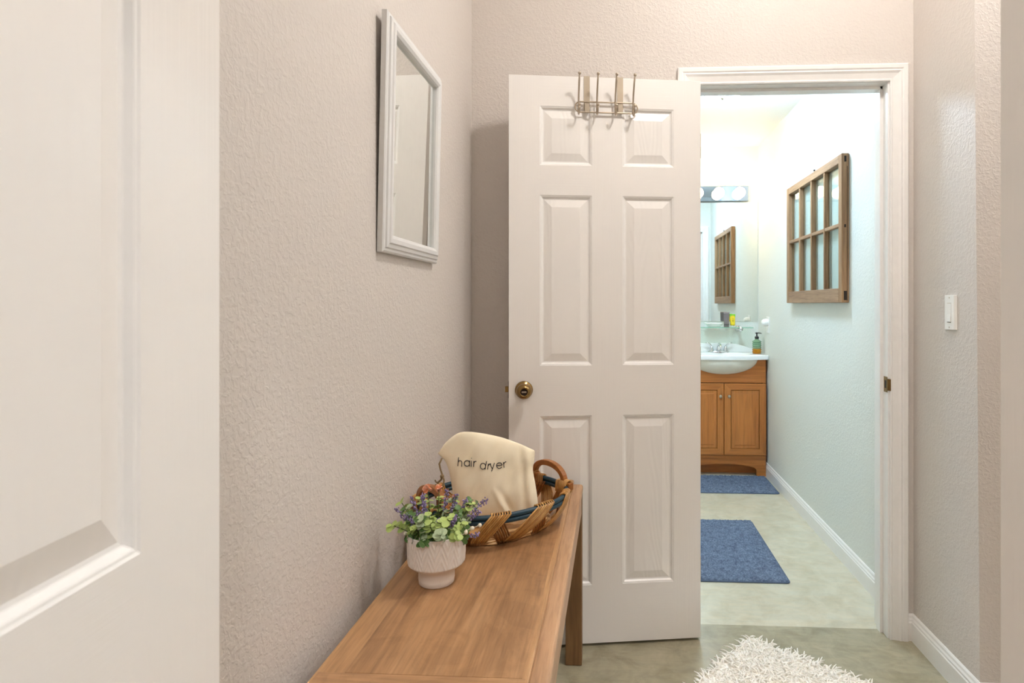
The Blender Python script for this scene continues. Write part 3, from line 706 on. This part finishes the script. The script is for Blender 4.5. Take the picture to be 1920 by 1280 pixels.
# top surface: polar grid between outer boundary and bowl ellipse, then bowl
def outer(a):
    c, s = math.cos(a), math.sin(a); t_ = 9
    if c > 1e-6: t_ = min(t_, (X1-CE.x)/c)
    if c < -1e-6: t_ = min(t_, (X0-CE.x)/c)
    if s > 1e-6: t_ = min(t_, (4.728-CE.y)/s)
    if s < -1e-6:
        lo, hi = 0, t_
        for _ in range(24):
            md = (lo+hi)/2
            if CE.y+s*md < frontY(CE.x+c*md): hi = md
            else: lo = md
        t_ = hi
    return (CE.x+c*t_, CE.y+s*t_)
angs = [2*PI*k/96 for k in range(96)]
ang_c = [math.atan2(y-CE.y, x-CE.x) % (2*PI) for x, y in ((X0, frontY(X0)), (X1, frontY(X1)), (X0, 4.728), (X1, 4.728))]
angs = sorted(set(angs+ang_c)); O_ = [outer(a) for a in angs]
rows = [[(x+(.003 if 0 else 0), y, Z0) for x, y in O_], [(x, y, Z1-.004) for x, y in O_], [(x-.003*math.cos(a), y-.003*math.sin(a), Z1) for (x, y), a in zip(O_, angs)]]
for s, dz in ((1.04, 0), (1.0, -.003), (.97, -.012), (.88, -.045), (.7, -.085), (.4, -.108), (.1, -.115)):
    rows.append([(CE.x+EA*s*math.cos(a), CE.y+EB*s*math.sin(a), Z1+dz) for a in angs])
m.grid(rows, M['ceramic'], True, False, True)
rows = [[(x, y, Z0) for x, y in O_]]
for k in range(0, 10):
    s = math.cos(PI/2*k/10); rows.append([(VC+.300*s*math.cos(a), 4.570+.210*s*math.sin(a) if math.sin(a) < 0 else 4.570+.12*s*math.sin(a), Z0-.138*math.sin(PI/2*k/10)) for a in angs])
m.grid(rows, M['belly'], True, False, True)
loc(m, 'basin_top', sk)
m = MB(); bp = [(X0, Z1-.001), (X1-.004, Z1-.001), (X1-.004, Z1+.018), (1.06, Z1+.022), (1.02, Z1+.034), (.98, Z1+.048), (.93, Z1+.060), (.87, Z1+.066), (.75, Z1+.068), (.66, Z1+.064), (.56, Z1+.045), (X0, Z1+.02)]
m.prism(bp, 4.706, 4.7285, M['ceramic'], 'xz'); loc(m, 'backsplash', sk, bevel=.003)
# faucet
fc = thing('faucet', 'chrome two handle faucet on the white sink top', 'faucet', (VC+.004, 4.675, Z1))
m = MB(); m.lathe([(.0001, .012), (.024, .012), (.028, .008), (.029, 0)], M['chrome'], (0, 0, 0), 24, sx=2.9); m.build('base_plate', fc)
m = MB(); m.tube([(0, 0, .008), (0, -.002, .03), (0, -.008, .052), (0, -.03, .064), (0, -.06, .060), (0, -.085, .045), (0, -.09, .036)], [.017, .014, .012, .011, .010, .009, .009], M['chrome'], 14); m.build('spout', fc)
for s in (-1, 1):
    m = MB(); m.lathe([(.017, .008), (.016, .02), (.011, .034), (.012, .044), (.0001, .048)], M['chrome'], (s*.052, 0, 0), 18)
    m.tube([(s*.052, 0, .040), (s*.062, -.004, .058), (s*.078, -.006, .068), (s*.100, -.006, .071)], [.007, .006, .0055, .006], M['chrome'], 10); m.build('lever_handle', fc)
# soap dispenser
sd = thing('soap_dispenser', 'ribbed green glass soap dispenser with amber soap and black pump beside the faucet', 'soap dispenser', (1.050, 4.56, Z1))
pr = [(.0001, 0), (.030, .0005), (.033, .004)]; pm = ['soap_amber', 'soap_amber']; 
for k in range(1, 37):
    z = .004+.086*k/36; pr.append((.0315+.0028*math.cos(2*PI*z/.0145), z)); pm.append('soap_amber' if z < .036 else 'soap_green')
pr += [(.029, .094), (.018, .100), (.013, .104), (.013, .108)]; pm += ['soap_green']*4
m = MB(); m.lathe(pr, None, (0, 0, 0), 32, mats=[M[x] for x in pm]); m.build('bottle', sd)
m = MB(); m.lathe([(.0001, .108), (.0145, .108), (.0150, .110), (.0150, .124), (.012, .126), (.006, .127), (.005, .143), (.0075, .144), (.0075, .155), (.0001, .156)], M['black'], (0, 0, 0), 20)
m.tube([(-.012, 0, .150), (.010, 0, .151), (.030, -.002, .149), (.034, -.002, .146)], [.003, .004, .0028, .0022], M['black'], 8); m.build('pump', sd)
# mirror, shelf, light bar
m = MB(); m.box(.30, 1.094, 4.724, 4.7295, 1.100, 2.003, M['plate'], {'-y': M['mirror']}); o = m.build('vanity_mirror', loc=(.70, 4.727, 1.100)); tag(o, 'large frameless mirror on the wall above the vanity', 'mirror')
lb = thing('vanity_light', 'chrome strip light with round glowing bulbs above the vanity mirror', 'light', (.715, 4.73, 2.008))
m = MB(); m.box(.410, 1.020, 4.690, 4.7295, 2.008, 2.122, M['bar']); loc(m, 'light_bar', lb, bevel=.003)
bulb_m = emis('glowing_bulb', BULB[1], BULB[0])
for x in (.480, .635, .790, .945):
    m = MB(); m.lathe([(.022, 4.690), (.022, 4.682), (.014, 4.680), (.013, 4.670)], M['plate'], (x, 0, 2.065), 20, 'y'); s_ = loc(m, 'socket', lb)
    m = MB(); m.sphere((x, 4.645, 2.065), .040, bulb_m, 12); loc(m, 'bulb', lb)
gs = thing('glass_shelf', 'clear glass shelf on chrome brackets below the vanity mirror', 'shelf', (.715, 4.66, 1.052))
m = MB(); m.box(.405, 1.035, 4.600, 4.715, 1.052, 1.058, M['glass_shelf'], {'-y': M['glass_edge'], '+x': M['glass_edge'], '-x': M['glass_edge']}); loc(m, 'shelf_pane', gs)
for x in (.490, .945):
    m = MB(); m.lathe([(.0001, 4.598), (.012, 4.600), (.018, 4.610), (.020, 4.622), (.012, 4.634), (.009, 4.70), (.022, 4.706), (.022, 4.7295), (.0001, 4.7295)], M['chrome'], (x, 0, 1.045), 20, 'y'); loc(m, 'bracket', gs)
dish = thing('soap_dish', 'small white oval dish at the left end of the glass shelf', 'dish', (.755, 4.655, 1.0585))
m = MB(); m.lathe([(.0001, .001), (.042, .001), (.055, .008), (.066, .026), (.069, .029), (.067, .030), (.060, .022), (.04, .006), (.0001, .005)], M['ceramic'], (0, 0, 0), 32, sy=.60); m.build('dish_body', dish)
def tube_thing(name, label, x, y, w_, h_, mat, capm, capdown, cap_h, pr=None):
    t_ = thing(name, label, 'tube', (x, y, 1.0585)); m = MB(); rows = []
    for k in range(9):
        u = k/8; z = (cap_h if capdown else 0)+(h_-cap_h)*u
        uu = u if capdown else 1-u
        rx = w_/2*(.86+.14*uu); ry = .016*(1-uu)+.0012
        rows.append([(rx*math.cos(a), ry*math.sin(a), z) for a in [2*PI*q/24 for q in range(24)]])
    b = m.grid(rows, mat, True, False, True); m.ngon([b+q for q in range(24)], mat); m.ngon([b+8*24+q for q in reversed(range(24))], mat); m.build('tube_body', t_)
    m = MB(); z0, z1 = (0, cap_h) if capdown else (h_-cap_h, h_)
    m.lathe([(.0001, z0), (w_*.42, z0), (w_*.42, z1), (.0001, z1)], capm, (0, 0, 0), 24, sy=.75 if capdown else .2); m.build('cap', t_)
    if pr:
        m = MB(); m.box(-w_/2*.99, w_/2*.99, -.003, .003, h_-.020, h_+.001, M['tube_green']); m.build('crimped_top', t_, bevel=.001)
        m = MB()
        for z, ww in ((.062, .008), (.050, .010), (.042, .006)): m.tube([(-ww/2, -.0125, z), (ww/2, -.0125, z)], .0016, pr, 5)
        m.build('printed_label', t_)
tube_thing('lotion_tube', 'grey squeeze tube standing on the glass shelf', .848, 4.655, .046, .112, M['tube_grey'], M['tube_grey'], True, .014)
tube_thing('cosmetic_tube', 'yellow squeeze tube with green top on the glass shelf', .895, 4.665, .040, .096, M['tube_yellow'], M['plate'], True, .012, M['label'])
m = MB(); 
nl = thing('night_light', 'white plug-in night light on an outlet plate beside the mirror', 'night light', (XR, 4.425, 1.035))
m = MB(); m.box(XR-.006, XR, 4.390, 4.460, 1.025, 1.140, M['plate']); loc(m, 'outlet_plate', nl, bevel=.002)
m = MB(); m.lathe([(.026, XR-.006), (.028, XR-.018), (.026, XR-.034), (.018, XR-.046), (.0001, XR-.050)], M['plate'], (0, 4.425, 1.098), 24, 'x'); loc(m, 'night_light_body', nl)

# ------------------------------------------------------------------ old window sash on the bathroom wall
SX0, SX1, SY0, SY1, SZ0, SZ1 = 1.064, 1.098, 2.926, 3.835, 1.237, 1.935
sh_ = thing('window_sash', 'old brown wooden window sash with eight glass panes hung on the bathroom wall', 'window sash', (SX1, (SY0+SY1)/2, SZ0))
m = MB(); m.box(SX0, SX1, SY0, SY0+.042, SZ0, SZ1, M['sash']); 
o = loc(m, 'stile', sh_, bevel=.002)
m = MB(); m.box(SX0+.010, SX0+.024, SY0-.0006, SY0+.001, SZ0+.012, SZ0+.055, M['dark']); m.box(SX0+.012, SX0+.020, SY0-.0006, SY0+.001, SZ0+.352, SZ0+.366, M['dark']); m.box(SX0+.012, SX0+.022, SY0-.0006, SY0+.001, SZ1-.040, SZ1-.012, M['dark']); m.box(SX0+.0245, SX0+.0265, SY0-.0006, SY0+.001, SZ0+.01, SZ1-.06, M['dark']); loc(m, 'mortise_marks', sh_)
m = MB(); m.box(SX0, SX1, SY1-.042, SY1, SZ0, SZ1, M['sash']); loc(m, 'stile', sh_, bevel=.002)
m = MB(); m.box(SX0, SX1, SY0+.042, SY1-.042, SZ0, SZ0+.068, M['sash_h']); loc(m, 'bottom_rail', sh_, bevel=.002)
m = MB(); m.box(SX0, SX1, SY0+.042, SY1-.042, SZ1-.040, SZ1, M['sash_h']); loc(m, 'top_rail', sh_, bevel=.002)
iy0, iy1, iz0, iz1 = SY0+.042, SY1-.042, SZ0+.068, SZ1-.040
zm = 1.605; mw = .009
for k in range(1, 4):
    y = iy0+(iy1-iy0)*k/4; m = MB(); m.box(SX0+.002, SX1-.004, y-mw, y+mw, iz0, iz1, M['sash']); loc(m, 'muntin', sh_, bevel=.003)
m = MB(); m.box(SX0+.0035, SX1-.006, iy0, iy1, zm-mw, zm+mw, M['sash_h']); loc(m, 'muntin', sh_, bevel=.003)
for k in range(4):
    a, b = iy0+(iy1-iy0)*k/4+(mw if k else 0), iy0+(iy1-iy0)*(k+1)/4-(mw if k < 3 else 0)
    for c, d in ((iz0, zm-mw), (zm+mw, iz1)):
        m = MB(); m.box(SX1-.013, SX1-.010, a, b, c, d, M['glass']); loc(m, 'glass_pane', sh_)
m = MB(); m.tube([(SX0+.018, 3.37, SZ1-.002), (SX0+.018, 3.37, SZ1+.012)], .003, M['dark'], 6); m.sphere((SX0+.018, 3.37, SZ1+.015), .006, M['dark'], 6); loc(m, 'hanging_screw', sh_)

# ------------------------------------------------------------------ light switch
sw = thing('light_switch', 'narrow white rocker light switch on the right hall wall', 'light switch', (XR, 2.060, 1.147))
m = MB(); m.prism([(0, 0), (-.0025, 0), (-.008, .006), (-.008, .060), (-.0025, .066), (0, .066)], 0, .112, M['plate'], 'xy')
for i, v_ in enumerate(m.v): m.v[i] = Vector((v_.x, v_.y-.033, v_.z))
m.build('switch_plate', sw, bevel=.0015)
m = MB(); m.box(-.0086, -.0078, -.0125, .0125, .024, .088, M['plate'])
m.prism([(-.0084, .026), (-.0115, .026), (-.0090, .050), (-.0088, .084), (-.0084, .084)], -.0105, .0105, M['plate'], 'xz'); m.build('rocker', sw, bevel=.0004)
m = MB(); m.box(-.0089, -.0083, -.0110, .0110, .0232, .0250, M['dark']); m.build('rocker_slot', sw)
m = MB(); m.box(-.0089, -.0083, -.0110, .0110, .0855, .0868, M['strap']); m.build('rocker_slot', sw)
for z in (.008, .104):
    m = MB(); m.lathe([(.0022, -.008), (.002, -.0088), (.0001, -.0089)], M['strap'], (0, 0, z), 10, 'x'); m.build('screw', sw)

# ------------------------------------------------------------------ ceiling lamps and an added fill light
def dome(x, y, spec, label, nm, r=.15, z=3.00):
    e = thing('ceiling_light', label, 'ceiling light', (x, y, z)); mt = emis(nm, spec[1], spec[0])
    m = MB(); m.lathe([(.0001, 0), (r*.75, 0), (r*.75, -.018), (.0001, -.018)], M['nickel'], (0, 0, 0), 32); m.build('base', e)
    m = MB(); m.lathe([(r*math.cos(a), -.022-.068*math.sin(a)) for a in [PI/2*k/10 for k in range(10)]]+[(.0001, -.090)], mt, (0, 0, 0), 40); m.build('glass_shade', e)
    m = MB(); m.lathe([(.0001, -.106), (.007, -.103), (.010, -.096), (.014, -.0905), (.0001, -.0895)], M['nickel'], (0, 0, 0), 16); m.build('finial', e)
dome(.585, 3.33, BATH_LAMP, 'cool white glass dome ceiling light in the bathroom', 'cool_lamp_glass', .15, CZ)
dome(.60, 1.38, HALL_LAMP, 'warm glass dome ceiling light over the hall', 'warm_lamp_glass', .11)
dome(2.0, 1.70, SIDE_LAMP, 'glass dome ceiling light in the space on the right', 'side_lamp_glass', .13)
dome(.6, -1.5, ROOM_FILL, 'added fill light shaped as a glass dome in the room behind the viewer', 'near_fill_glow', .17)  # fill added to brighten the hall from behind; no lamp is known here
